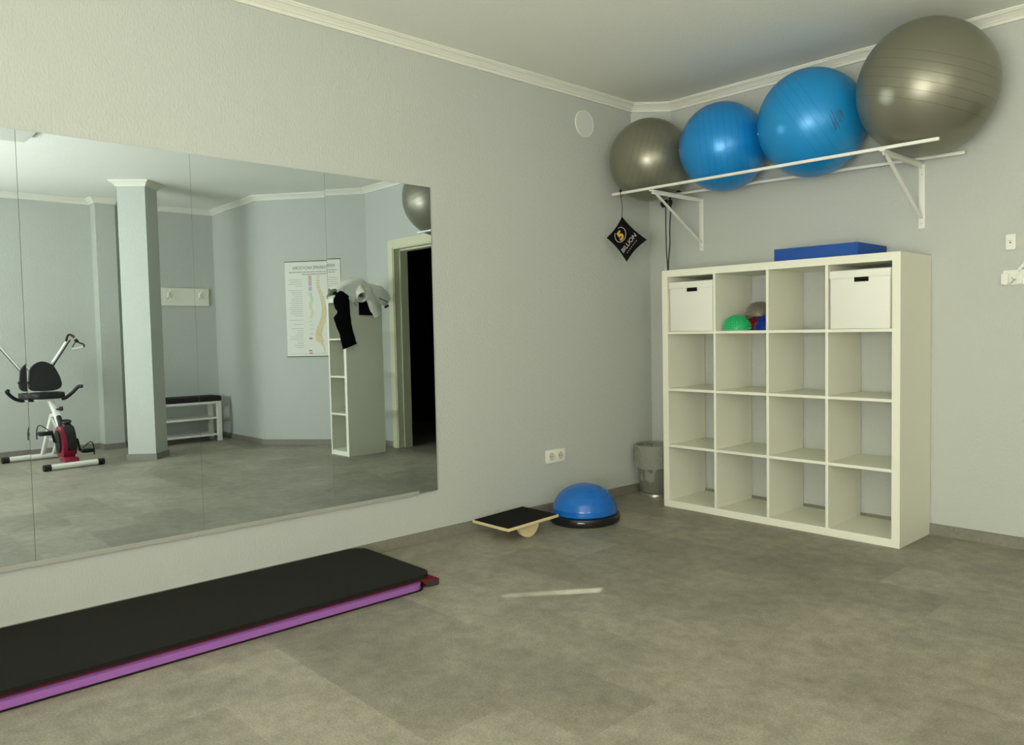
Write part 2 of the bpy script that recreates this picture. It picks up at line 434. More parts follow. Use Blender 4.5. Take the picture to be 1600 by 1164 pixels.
SX, SY = .411, -.397
shelf, cell = cube_shelf('cube_shelf', SX, SY, 4, 'large white open cube shelf of sixteen compartments standing against the back wall', W=1.47)
tall, tcell = cube_shelf('narrow_shelf', 3.078, -.618, 1, 'tall narrow white shelf one compartment wide beside the open door', W=.385)

def storage_box(c, k, label, dy, wob):
    x, z, cw, ch = cell(c, k); m = .008
    r = empty('storage_box', (x+cw/2, SY+.17, z), label, 'box', 'white lidded boxes in the cube shelf')
    x0, x1, y0, y1, z1 = x+m+.003, x+cw-m-.003, SY+dy, SY+.345, z+.296
    bm = B(); box(bm, (x0, y0, z+.001), (x1, y1, z1-.002), .003, 2); obj('body', bm, M['box'], r)
    bm = B(); box(bm, (x0-.004, y0-.005, z1-.036), (x1+.004, y1+.004, z1+.005), .003, 2); obj('lid', bm, M['box'], r)
    xc = (x0+x1)/2 + .012
    bm = B(); box(bm, (xc-.037, y0-.0062, z1-.056), (xc+.037, y0-.0015, z1-.033), .0012, 1)
    obj('handle_slot', bm, M['hole'], r)['label'] = 'dark handle slot'
storage_box(0, 3, 'white lidded box in the top left compartment of the cube shelf', .012, 0)
storage_box(3, 3, 'white lidded box in the top right compartment of the cube shelf', .004, 0)

def spiky_dome(cx, cy, z, R, m, label, hh=.085):
    bm = B(); n = 10
    prof = [(0, 0), (R*.97, 0), (R, .006)] + [(R*math.cos(t), .006+(hh-.006)*math.sin(t)) for t in [PI/2*k/n for k in range(1, n)]] + [(0, hh)]
    lathe(bm, prof, (cx, cy, z), 40)
    for ring in range(1, 11):
        t = PI/2*(ring-.3)/11; k = max(6, int(2*PI*math.cos(t)*R/.0125)); 
        for q in range(k):
            a = 2*PI*(q+.5*(ring % 2))/k
            p = Vector((cx+R*math.cos(t)*math.cos(a), cy+R*math.cos(t)*math.sin(a), z+.006+(hh-.006)*math.sin(t)))
            nn = Vector((math.cos(t)*math.cos(a), math.cos(t)*math.sin(a), 1.0*math.sin(t))).normalized()
            s = nn.orthogonal().normalized(); u = nn.cross(s)
            bs = [bm.verts.new(p + (s*math.cos(w)+u*math.sin(w))*.0042 - nn*.001) for w in (0, PI/2, PI, 3*PI/2)]
            tp = [bm.verts.new(p + (s*math.cos(w)+u*math.sin(w))*.0017 + nn*.0082) for w in (0, PI/2, PI, 3*PI/2)]
            for w in range(4): bm.faces.new([bs[w], bs[(w+1) % 4], tp[(w+1) % 4], tp[w]])
            bm.faces.new(tp)
    tag(obj('massage_dome', bm, m, loc=(cx, cy, z), angle=40), label, 'massage ball', 'spiky massage domes in the cube shelf')
x, z, cw, ch = cell(1, 3)
spiky_dome(.889, SY+.098, z, .080, M['green'], 'green spiky half ball lying left in the cube shelf compartment')
spiky_dome(1.041, SY+.194, z, .077, M['blue2'], 'dark blue spiky half ball lying right in the cube shelf compartment')
spiky_dome(.897, SY+.300, z, .080, M['reddome'], 'red spiky half ball behind the green and the blue ones', hh=.074)
spiky_dome(.935, SY+.266, z+.0825, .080, M['silver'], 'grey spiky half ball resting on top of the others', hh=.082)

bm = B(); box(bm, (1.177, -.375, 1.4705), (1.655, -.025, 1.5375), .004, 2)
tag(obj('balance_pad', bm, M['foamblue'], loc=(1.416, -.2, 1.47)), 'flat blue foam balance pad lying on top of the cube shelf', 'foam pad')

# ------------------------------------------------------------------ ball rack with four balls
rk = empty('ball_rack', (1.13, 0, 1.62), 'white wall rack of two rails on two brackets holding the big balls', 'rack')
bm = B(); bar(bm, (.127, -.526, 1.962), (2.089, -.481, 1.9595), .016, .016, r=.003); obj('rail', bm, M['enamel'], rk)
bm = B(); bar(bm, (.299, -.173, 1.974), (2.056, -.05, 1.966), .016, .016, r=.003); obj('rail', bm, M['enamel'], rk)
for xb in (.432, 1.8295):
    bk = B(); box(bk, (xb-.0165, -.006, 1.615), (xb+.0165, 0, 1.953), .003, 2)
    bo = obj('bracket', bk, M['enamel'], rk)
    yf = -.522 if xb < 1 else -.492
    bm = B(); box(bm, (xb-.013, yf, 1.9455), (xb+.013, -.006, 1.9518)); box(bm, (xb-.003, yf+.01, 1.929), (xb+.003, -.006, 1.9455)); obj('arm', bm, M['enamel'], bo)
    bm = B(); bar(bm, (xb, yf+.035, 1.943), (xb, -.008, 1.668), .007, .016, up=(1, 0, 0)); obj('brace', bm, M['enamel'], bo)
    for zz in (1.93, 1.895, 1.64):
        bm = B(); tube(bm, [(xb, -.0075, zz), (xb, -.005, zz)], .0035, 8); obj('screw', bm, M['steel'], bo)

def ex_ball(c, r, m, label, axis, valve_dir=None, marks=None):
    ax = Vector(axis).normalized(); q = Vector((0, 0, 1)).rotation_difference(ax)
    bm = B(); bmesh.ops.create_uvsphere(bm, u_segments=96, v_segments=64, radius=r)
    me = bpy.data.meshes.new('exercise_ball'); bm.to_mesh(me); bm.free(); finish(me, 60); me.materials.append(m)
    o = bpy.data.objects.new('exercise_ball', me); COL.objects.link(o)
    o.location = c; o.rotation_mode = 'QUATERNION'; o.rotation_quaternion = q
    ORG[o.name] = Vector(c)
    tag(o, label, 'exercise ball', 'big exercise balls on the wall rack')
    def child(name, bmw, mm):       # bmw is in ball-centred world axes
        bmw.transform(q.to_matrix().inverted().to_4x4()); mc = bpy.data.meshes.new(name); bmesh.ops.recalc_face_normals(bmw, faces=bmw.faces[:]); bmw.to_mesh(mc); bmw.free(); finish(mc); mc.materials.append(mm)
        oc = bpy.data.objects.new(name, mc); COL.objects.link(oc); oc.parent = o; return oc
    if valve_dir:
        d = Vector(valve_dir).normalized(); b2 = B(); tube(b2, [d*(r-.002), d*(r+.0015)], .0065, 12); child('valve_plug', b2, M['plastic'])
    if marks:
        b2 = B(); d, upv, strokes = marks; d = Vector(d).normalized(); s = Vector(upv).cross(d).normalized(); u = d.cross(s)
        for (a0, b0), (a1, b1) in strokes:
            P = []
            for k in range(5):
                t = k/4; p = d*r + s*(a0+(a1-a0)*t) + u*(b0+(b1-b0)*t); P.append(p.normalized()*(r+.0004))
            tube(b2, P, .0013, 6)
        child('printed_mark', b2, M['ink'])
    return o
ex_ball((.290, -.350, 2.176), .2565, M['grey1'], 'smaller grey exercise ball in the room corner, left end of rack', (.68, .69, -.25), (-.83, -.55, .22))
ex_ball((.814, -.318, 2.170), .2565, M['cyan'], 'smaller blue exercise ball, next to the small grey one', (.845, .535, .11), (-.80, -.60, -.02))
ST = [((460,380),(650,690)), ((440,480),(600,760)), ((560,420),(700,640)), ((600,400),(750,650)), ((640,370),(720,520)), ((670,360),(800,600)), ((700,400),(790,560)), ((560,560),(640,820)), ((640,640),(700,790)), ((545,640),(620,810))]
ST = [tuple(((a-620)*.00023, (590-b)*.00023) for a, b in q) for q in ST]
ex_ball((1.357, -.288, 2.206), .2860, M['cyan2'], 'larger blue exercise ball with small dark print, second from right', (.787, .267, .538), (-.78, -.6, -.15), ((.80, -.594, -.19), (0, 0, 1), ST))
ex_ball((1.970, -.322, 2.246), .3185, M['grey4'], 'largest grey exercise ball at the right end of the rack', (.31, .02, .95))

# drawstring bag hung on the front rail
bg = empty('drawstring_bag', (.20, -.508, 1.545), 'black drawstring pouch with gold 5 and BILLION print hanging from rail', 'bag')
BX = lambda a, b, c: (.213 + a, -.512 - c, 1.684 + b)
cor = [(-.022, .135), (.178, -.028), (.012, -.149), (-.154, .016)]
bm = B(); n = 12; mid = (0, 0)
def edge_in(p, q, t, k=.10):
    x, y = p[0]+(q[0]-p[0])*t, p[1]+(q[1]-p[1])*t; f = 1-k*4*t*(1-t); return (x*f, y*f)
rim = []
for i in range(4): rim += [edge_in(cor[i], cor[(i+1) % 4], k/n) for k in range(n)]
lay = []
for s_ in (1, -1):
    rows = []
    for f in (1, .85, .6, .3):
        h = .024*(1-f**2.2)
        rows.append([bm.verts.new(BX(x*f, y*f, s_*(h+(0 if f == 1 else .0015*noise.noise(Vector((x*40, y*40, f*9))))))) for x, y in rim])
    c = bm.verts.new(BX(0, 0, s_*.024)); m_ = len(rim)
    for a, b in zip(rows, rows[1:]):
        for k in range(m_): bm.faces.new([a[k], a[(k+1) % m_], b[(k+1) % m_], b[k]])
    for k in range(m_): bm.faces.new([rows[-1][k], rows[-1][(k+1) % m_], c])
bmesh.ops.remove_doubles(bm, verts=bm.verts[:], dist=.0004)
obj('pouch', bm, M['blackfab'], bg)
bm = B(); tube(bm, [BX(-.022, .13, 0), BX(-.0215, .2, -.004), (.203, -.534, 1.945), (.203, -.5385, 1.962), (.203, -.530, 1.974), (.203, -.514, 1.972), (.203, -.511, 1.955), (.203, -.520, 1.948), (.204, -.532, 1.942)], .0022, 8)
bmesh.ops.create_uvsphere(bm, u_segments=12, v_segments=8, radius=.009, matrix=Matrix.Translation((.201, -.534, 1.977)))
obj('cord', bm, M['black'], bg)
def on_bag(x, y):            # front surface depth at (x,y)
    return .0262
ang = math.radians(42)
def bagfn(ox, oy, sc_=1.0):
    def f(x, y, z, w):
        u, v = (x-w/2)*math.cos(ang) - y*math.sin(ang), (x-w/2)*math.sin(ang) + y*math.cos(ang)
        return BX(ox+u, oy+v, on_bag(0, 0)-.10*((ox+u)**2+(oy+v)**2)**.5*.55 + z)
    return f
bm = text_bm('BILLION', .041, bagfn(.058, -.048)); obj('lettering', bm, M['inkwhite'], bg)['label'] = 'pale BILLION lettering'
bm = B()
f = bagfn(.075, -.065)
for k in range(7):
    t = (k-3)*.0165; q = [(t-.003, 0), (t+.003, 0), (t+.003, .006), (t-.003, .006)]
    bm.faces.new([bm.verts.new(f(a, b, .0004, 0)) for a, b in q])
obj('small_print', bm, M['inkwhite'], bg)
bm = text_bm('5', .082, bagfn(.004, -.006), bold=.004); 
for v in bm.verts: v.co.y -= .0015
obj('number_print', bm, M['inkgold'], bg)['label'] = 'gold number 5'
bm = B(); f = bagfn(-.016, .020)
pts = [f(.046*math.cos(t), .046*math.sin(t), .001, 0) for t in [math.radians(70-310*k/40) for k in range(41)]]
tube(bm, pts, .0022, 6); obj('ring_print', bm, M['inkwhite'], bg)

# resistance tube hanging from the rear rail
rt = empty('resistance_cord', (.30, -.188, .95), 'black resistance tube with handles hanging from the rear rail left of the cube shelf', 'exercise tube')
bm = B()
tube(bm, cr([(.300, -.188, 1.925), (.288, -.190, 1.90), (.286, -.190, 1.80), (.289, -.190, 1.62), (.297, -.190, 1.50), (.297, -.188, 1.20), (.290, -.188, 1.0), (.300, -.188, .955), (.312, -.188, 1.0), (.304, -.188, 1.20), (.303, -.190, 1.50), (.317, -.190, 1.66), (.318, -.190, 1.76), (.327, -.190, 1.88), (.324, -.188, 1.925)], 6), .0042, 8)
obj('tube_strand', bm, M['black'], rt)
for cx, dz in ((.284, 0), (.322, -.006)):
    bm = B(); tube(bm, cr([(cx-.012, -.196, 1.940+dz), (cx-.017, -.204, 1.918+dz), (cx, -.208, 1.902+dz), (cx+.016, -.204, 1.918+dz), (cx+.010, -.196, 1.940+dz)], 5), .0105, 10)
    obj('handle', bm, M['black'], rt)
bm = B(); tube(bm, cr([(.318, -.196, 1.925), (.330, -.196, 1.955), (.345, -.188, 1.986), (.372, -.168, 1.990), (.395, -.158, 1.972), (.380, -.160, 1.950)], 5), .0065, 8); obj('strap', bm, M['black'], rt)

# ------------------------------------------------------------------ things on the left wall
sp = empty('wall_speaker', (0, -.643, 2.41), 'round flush white speaker high on the left wall', 'speaker')
def disc_x(bm, y, z, prof, seg=48):
    lathe(bm, prof, (0, 0, 0), seg)
    for v in bm.verts: v.co = Vector((v.co.z, y+v.co.x, z+v.co.y))
bm = B(); disc_x(bm, -.643, 2.41, [(.0775, 0), (.0775, .004), (0, .004)]); obj('grille', bm, mat('speaker_grille', (.68, .70, .62), .7, bump=(900, .4)), sp)
bm = B(); disc_x(bm, -.643, 2.41, [(.0775, 0), (.0775, .006), (.080, .007), (.083, .005), (.083, 0)]); obj('rim', bm, M['plastic'], sp)

so = empty('wall_socket', (0, -.948, .305), 'white double power socket low on the left wall', 'socket')
bm = B(); prism(bm, rrect(-1.028, .303, -.868, .383, .008), .0005, .011, .003, 2, fn=lambda a, b, c: (c, a, b)); obj('cover_frame', bm, M['plastic'], so)
for yc in (-.985, -.911):
    bm = B(); prism(bm, rrect(yc-.027, .316, yc+.027, .370, .004), .011, .0125, fn=lambda a, b, c: (c, a, b))
    pl = obj('socket_plate', bm, M['plastic'], so)
    bm = B(); lathe(bm, [(.0225, .0128), (.0225, .0145), (.0195, .0145), (.0190, .0127), (0, .0127)], (0, 0, 0), 32)
    for v in bm.verts: v.co = Vector((v.co.z, yc+v.co.x, .343+v.co.y))
    obj('well', bm, mat('socket_well', (.60, .60, .48), .5), pl)
    for dy, dz, w, h in ((-.0095, 0, .003, .003), (.0095, 0, .003, .003), (0, .0195, .006, .0025), (0, -.0195, .006, .0025)):
        bm = B(); box(bm, (.0126, yc+dy-w, .343+dz-h), (.0142 if abs(dz) > .01 else .0134, yc+dy+w, .343+dz+h)); obj('contact', bm, M['hole'], pl)

# right end of the back wall
sw = empty('light_switch', (2.255, 0, 1.468), 'small white control switch on the wall right of the cube shelf', 'switch')
bm = B(); prism(bm, rrect(2.234, 1.468, 2.277, 1.543, .005), -.014, -.0005, .003, 2, fn=lambda a, b, c: (a, c, b)); obj('housing', bm, M['plastic'], sw)
bm = B(); box(bm, (2.239, -.0155, 1.474), (2.268, -.0142, 1.538)); obj('face_plate', bm, M['plastic'], sw)
bm = B(); tube(bm, [(2.2545, -.0158, 1.502), (2.2545, -.0175, 1.502)], .0035, 10); obj('button', bm, M['hole'], sw)
bm = B(); box(bm, (2.246, -.0162, 1.5105), (2.263, -.0156, 1.5120)); obj('marking', bm, M['ink'], sw)

wb = empty('wall_mount_holder', (2.275, 0, 1.295), 'white folding holder with perforated arm below the small switch', 'bracket')
bm = B(); prism(bm, rrect(2.222, 1.297, 2.345, 1.368, .006), -.012, -.0005, .003, 2, fn=lambda a, b, c: (a, c, b)); obj('back_plate', bm, M['plastic'], wb)
bm = B(); prism(bm, rrect(2.218, 1.299, 2.249, 1.352, .004), -.026, -.012, .003, 2, fn=lambda a, b, c: (a, c, b)); obj('front_flap', bm, M['plastic'], wb)
bm = B(); box(bm, (2.284, -.022, 1.299), (2.312, -.012, 1.350), .003, 2); obj('front_flap', bm, M['plastic'], wb)
bm = B(); bar(bm, (2.262, -.019, 1.333), (2.271, -.022, 1.322), .004, .004, up=(0, 1, 0)); bar(bm, (2.254, -.024, 1.299), (2.281, -.026, 1.324), .006, .005, up=(0, 1, 0)); obj('latch', bm, M['steel'], wb)
bm = B(); prism(bm, [(2.280, 1.362), (2.292, 1.358), (2.36, 1.430), (2.36, 1.462)], -.017, -.0125, .001, 1, fn=lambda a, b, c: (a, c, b)); arm = obj('perforated_arm', bm, M['plastic'], wb)
bm = B()
for k in range(5):
    for j in range(2):
        px, pz = 2.292+.0115*k+.006*j, 1.368+.0135*k-.008*j
        tube(bm, [(px, -.0174, pz), (px, -.0165, pz)], .0017, 8)
obj('holes', bm, M['ink'], arm)

# ------------------------------------------------------------------ floor equipment by the left wall
wbn = empty('waste_bin', (.165, -.170, 0), 'round grey mesh waste bin lined with a clear bag in the corner', 'bin')
bm = B(); n = 56
prof = [(.100, .012), (.104, .03), (.132, .335)]
lathe(bm, prof, (.165, -.170, 0), n); obj('mesh_body', bm, M['mesh'], wbn)
bm = B(); lathe(bm, [(0, .004), (.098, .004), (.103, 0), (.107, .004), (.106, .020), (.098, .022), (0, .018)], (.165, -.170, 0), n); obj('base_ring', bm, M['steel'], wbn)
bm = B(); t0 = [(.165+.132*math.cos(2*PI*k/40), -.170+.132*math.sin(2*PI*k/40), .336) for k in range(41)]; tube(bm, t0, .004, 8, cap=False); obj('rim', bm, mat('bin_rim', (.30, .30, .24), .4, metal=.5), wbn)
bm = B(); rows = []
for r, z in [(.092, .03), (.108, .12), (.118, .22), (.127, .325), (.134, .345), (.141, .340), (.143, .30), (.139, .24), (.136, .195)]:
    ring = []
    for k in range(72):
        a = 2*PI*k/72; v = Vector((math.cos(a)*r*14, math.sin(a)*r*14, z*22)); w = noise.noise(v)*.009+noise.noise(v*2.7)*.007+noise.noise(v*6)*.004
        rr = r + w if z < .33 and r < .13 else r + abs(w)
        zz = z + (noise.noise(v*1.3)*.012 if (r > .134 and z < .22) else 0)
        ring.append(bm.verts.new((.165+rr*math.cos(a), -.170+rr*math.sin(a), zz)))
    rows.append(ring)
for a, b in zip(rows, rows[1:]):
    for k in range(72): bm.faces.new([a[k], a[(k+1) % 72], b[(k+1) % 72], b[k]])
obj('bin_bag', bm, M['film'], wbn, angle=18)['label'] = 'clear crumpled bag folded over the rim'

BC = (.306, -1.008)
bo = empty('balance_dome', (*BC, 0), 'blue half ball balance trainer on a black round base', 'balance trainer')
bm = B(); lathe(bm, [(0, .006), (.17, .006), (.19, 0), (.203, .012), (.207, .032), (.204, .046), (.190, .052), (.178, .050), (0, .045)], (*BC, 0), 64); ba = obj('base', bm, M['bosubase'], bo)
bm = B(); R = .189; hh = .164
prof = [(.176, .048)] + [(R*math.cos(t)**.92, .055+hh*math.sin(t)) for t in [PI/2*k/40 for k in range(0, 40)]] + [(0, .055+hh)]
prof = [(r_ + (.0016 if (i % 6 == 0 and i > 4 and i < 36) else 0), z_) for i, (r_, z_) in enumerate(prof)]
lathe(bm, prof, (*BC, 0), 72); obj('dome', bm, M['bosublue'], bo, angle=60)
for a0 in (-52, 128):
    a = math.radians(a0); c = Vector((BC[0]+.208*math.cos(a), BC[1]+.208*math.sin(a), .030)); tx = Vector((-math.sin(a), math.cos(a), 0))
    bm = B(); tube(bm, cr([c-tx*.02, c-tx*.018+Vector((.012*math.cos(a), .012*math.sin(a), .006)), c+tx*.018+Vector((.012*math.cos(a), .012*math.sin(a), .006)), c+tx*.02], 4), .004, 8)
    obj('eyelet', bm, M['steel'], ba)

# rocker board: plywood top tipped towards the dome, standing on half-round runners
rb = empty('rocker_board', (.275, -1.52, 0), 'black topped plywood rocker board on half round runners', 'balance board')
th = math.atan(.014/.365); ca, sa = math.cos(th), math.sin(th)
RP = lambda u, v, w: (u, -1.482 + v*ca - w*sa, .0965 + v*sa + w*ca)   # u = x, v = along y, w = normal
bm = B(); prism(bm, rrect(.088, -.184, .388, .184, .004, 3), -.016, -.0012, .0015, 1, fn=RP); obj('deck', bm, M['wood'], rb)
bm = B(); prism(bm, rrect(.094, -.178, .382, .178, .004, 3), -.0012, .0006, fn=RP); obj('grip_surface', bm, M['griptape'], rb)
Rr = .0690
for u0, u1 in ((.318, .338), (.130, .150)):
    poly = [(math.cos(PI+PI*k/28), math.sin(PI+PI*k/28)) for k in range(29)]
    bm = B(); prism(bm, [(.006 + (Rr+.006)*p[0], -.016 + (Rr+.0095)*p[1]) for p in poly], u0, u1, fn=lambda a, b, c: RP(c, a, b)); ru = obj('runner', bm, M['wood'], rb)
    for dv in (-.032, .0, .04):
        bm = B(); p = Vector(RP(u1, .006+dv, -.030)); tube(bm, [p, p+Vector((.001, 0, 0))], .003, 8)
        obj('screw', bm, M['brass'], ru)
bm = B(); box(bm, (.150, -1.488, .066), (.318, -1.462, .077)); obj('cross_bar', bm, M['wood'], rb)
LOWZ = min((rb.children[i].matrix_basis @ v.co).z for i in range(len(rb.children)) if rb.children[i].type == 'MESH' for v in rb.children[i].data.vertices)
rb.location.z -= LOWZ

# stack of exercise mats
def mat_slab(name, x0, y0, x1, y1, z0, z1, r, m, label, rr=.004):
    bm = B(); prism(bm, rrect(x0, y0, x1, y1, r, 10), z0, z1, rr, 3)
    tag(obj(name, bm, m, loc=((x0+x1)/2, (y0+y1)/2, z0), angle=50), label, 'exercise mat', 'exercise mats stacked below the mirror')
YE = -4.20
mat_slab('exercise_mat', .085, YE, .655, -2.355, 0, .0095, .05, M['matblack'], 'thin black mat at the bottom of the stack, on the floor')
mat_slab('exercise_mat', .080, YE, .662, -2.372, .0098, .034, .05, M['matpurple'], 'thick purple mat in the middle of the stack', .008)
mat_slab('exercise_mat', .026, YE, .646, -2.312, .0460, .0620, .075, M['matblack'], 'black mat with rounded corners on top of the stack', .005)
# the dark red mat droops over the end of the purple one
bm = B(); prof = [(YE, .0345, .0455), (-2.50, .0345, .0455), (-2.40, .0345, .0455), (-2.371, .0345, .0450), (-2.350, .0120, .0400), (-2.325, .0040, .0345), (-2.292, .0010, .0305), (-2.284, .0040, .0290)]
for side in (0,):
    rows = []
    for y, z0, z1 in prof:
        xa, xb = .075, .630 if y < -2.38 else .640
        zm = z1-.010
        rows.append([bm.verts.new((xa, y, z0)), bm.verts.new((xb, y, z0)), bm.verts.new((xb, y, max(zm, z0+.002))), bm.verts.new((xb, y, z1)), bm.verts.new((xa, y, z1)), bm.verts.new((xa, y, max(zm, z0+.002)))])
    for a, b in zip(rows, rows[1:]):
        for k in range(6):
            f = bm.faces.new([a[k], a[(k+1) % 6], b[(k+1) % 6], b[k]]); f.material_index = 1 if k in (0, 1, 5) and a[0].co.y > -2.36 else 0
    bm.faces.new(rows[0][::-1]); f = bm.faces.new(rows[-1]); f.material_index = 1
tag(obj('exercise_mat', bm, M['matred'], loc=(.36, -3.2, .034), mats=[M['matgrey']]), 'dark red mat drooping at its end, between purple and top black mats', 'exercise mat', 'exercise mats stacked below the mirror')

# ------------------------------------------------------------------ what the mirror shows
# flat ceiling light, switched off
cl = empty('ceiling_light', (3.09, -3.29, H), 'flat square ceiling light seen at the top left of the mirror', 'lamp')
bm = B(); box(bm, (2.79, -3.59, H-.045), (3.39, -2.99, H), .004, 1); obj('housing', bm, M['enamel'], cl)
bm = B(); box(bm, (2.805, -3.575, H-.048), (3.375, -3.005, H-.045)); obj('diffuser', bm, mat('diffuser', (.62, .63, .56), .5), cl)

# spine chart on the diagonal wall
K1 = Vector((4.686, -.734, 0)); K2 = Vector((3.698, 0, 0)); KU = (K1-K2).normalized(); KN = Vector((-KU.y, KU.x, 0))
if KN.dot(Vector((-1, -1, 0))) < 0: KN = -KN
PS = 1.2308-.945; PW, PH = .645, .985
PT = lambda u, v, w: tuple(K2 + KU*(PS+u) + KN*(.004+w) + Vector((0, 0, 1.912-v)))
ch = empty('spine_chart', PT(PW/2, PH, 0), 'white anatomy chart of the spine hanging on the angled wall', 'poster')
def slab(bm, u0, v0, u1, v1, w0, w1):
    vs = [bm.verts.new(PT(u, v, w)) for u in (u0, u1) for v in (v0, v1) for w in (w0, w1)]
    for f in ((0,1,3,2),(4,6,7,5),(0,4,5,1),(2,3,7,6),(0,2,6,4),(1,5,7,3)): bm.faces.new([vs[i] for i in f])
bm = B(); slab(bm, 0, 0, PW, PH, 0, .0015); obj('sheet', bm, M['paper'], ch)
for v0 in (-.004, PH-.003):
    bm = B(); slab(bm, -.004, v0, PW+.004, v0+.007, -.001, .005); obj('hanging_bar', bm, M['ink'], ch)
w0 = None
TB = 'WIRBELTHERAPIE NACH DORN'
bm = text_bm(TB, .047, lambda x, y, z, w: PT(.055 + x*(.50/w), .082-y*1.05, .0019+z*.3)); obj('title', bm, mat('title_ink', (.13, .14, .13), .8), ch)
bm = B(); random.seed(3)
for v, a, b in ((.105, .04, .60), (.128, .06, .46)):
    u = a
    while u < b:
        l = random.uniform(.012, .04); slab(bm, u, v, min(u+l, b), v+.010, .0015, .0019); u += l+.006
obj('subtitle', bm, mat('mid_ink', (.34, .35, .32), .8), ch)
for u0, u1, vs_ in ((.46, .615, 34), (.03, .185, 30)):
    bm = B()
    for k in range(vs_):
        v = .185+.022*k
        if random.random() < .16: continue
        slab(bm, u0, v, u0+(u1-u0)*random.uniform(.45, 1), v+.0055, .0015, .0018)
    obj('text_column', bm, M['inkgrey'], ch)
bm = B(); slab(bm, .05, .955, .62, .958, .0015, .0018)
obj('footer_line', bm, M['inkgrey'], ch)
sc = [(.150, .190, (.50, .17, .16)), (.190, .225, (.55, .25, .24)), (.225, .262, (.28, .28, .50)), (.268, .312, (.22, .30, .52)), (.325, .365, (.42, .62, .30)), (.365, .43, (.50, .66, .32)), (.43, .50, (.60, .66, .32)), (.50, .565, (.68, .68, .36)), (.565, .60, (.72, .62, .36)),
      (.625, .632, (.6, .45, .4)), (.66, .667, (.6, .45, .4)), (.70, .708, (.6, .4, .36)), (.75, .760, (.5, .3, .3)), (.795, .812, (.42, .09, .09)), (.925, .938, (.42, .10, .11)), (.952, .965, (.42, .10, .11))]
for k, (a, b, c) in enumerate(sc):
    du = [.352, .340][k % 2 and k > 3] if k < 9 else .358+.012*math.sin(k)
    bm = B(); slab(bm, du-.0, a-.005, du+.036, b-.005, .0015, .0020); obj('colour_block', bm, mat('print_%d' % k, tuple(.5*v+.34 for v in c) if k < 13 else tuple(.8*v+.1 for v in c), .8), ch)
bm = B()
SP = cr([(.285, .150, 0), (.290, .25, 0), (.262, .34, 0), (.238, .44, 0), (.235, .53, 0), (.258, .62, 0), (.292, .70, 0), (.305, .77, 0), (.290, .825, 0)], 4)
for k, p in enumerate(SP[:33]):
    f = k/32; w = .014+.016*f; hgt = .0085+.006*f
    for du, ww in ((0, w), (-w*1.25, w*.62)):
        t = B(); poly = [(p.x+du+ww*math.cos(a)*.9, p.y+hgt*math.sin(a)+ (du and .006)) for a in [2*PI*q/10 for q in range(10)]]
        prism(bm, poly, .0015, .0021+.00002*k, fn=lambda a, b, c: PT(a, b, c)); t.free()
obj('spine_drawing', bm, M['bone'], ch)
bm = B(); tl = cr([(.268, .845, 0), (.25, .865, 0), (.236, .90, 0), (.235, .93, 0), (.25, .965, 0)], 4)
tube(bm, [PT(p.x, p.y, .002) for p in tl], [.013*(1-.9*k/(len(tl)-1)) for k in range(len(tl))], 8, ry=.0009, up=tuple(KN)); obj('tailbone_drawing', bm, M['bone'], ch)

# coat hook board on the far wall
hb = empty('coat_hook_rail', (5.92, -1.05, 1.517), 'pale board with coat hooks on the far wall above the bench', 'coat rack')
bm = B(); box(bm, (5.898, -1.42, 1.517), (5.9195, -.798, 1.717), .003, 1); obj('board', bm, M['white'], hb)
for yh in (-1.238, -.899):
    bm = B()
    tube(bm, cr([(5.897, yh, 1.655), (5.875, yh, 1.652), (5.845, yh, 1.675), (5.838, yh, 1.695)], 5), .006, 8)
    for s in (-1, 1): tube(bm, cr([(5.897, yh, 1.625), (5.872, yh+.012*s, 1.598), (5.850, yh+.030*s, 1.588), (5.842, yh+.036*s, 1.605)], 5), .0055, 8)
    box(bm, (5.888, yh-.012, 1.60), (5.898, yh+.012, 1.668), .003, 1)
    obj('coat_hook', bm, M['enamel'], hb)

# shoe bench
be = empty('shoe_bench', (5.64, -1.22, 0), 'white shoe bench with dark cushion beside the pillar in the mirror', 'bench')
bx0, bx1, by0, by1 = 5.49, 5.78, -1.58, -.862
bm = B(); box(bm, (bx0-.005, by0-.005, .443), (bx1+.005, by1+.005, .503), .016, 3); obj('cushion', bm, M['cushion'], be)
bm = B(); box(bm, (bx0, by0, .418), (bx1, by1, .443), .002, 1); obj('top_rail', bm, M['enamel'], be)
for lx in (bx0, bx1-.04):
    for ly in (by0, by1-.045):
        bm = B(); box(bm, (lx, ly, 0), (lx+.04, ly+.045, .418), .002, 1); obj('leg', bm, M['enamel'], be)
for zz in (.245, .060):
    bm = B(); box(bm, (bx0+.004, by0+.045, zz), (bx1-.004, by1-.045, zz+.022), .002, 1); obj('shelf_board', bm, M['enamel'], be)

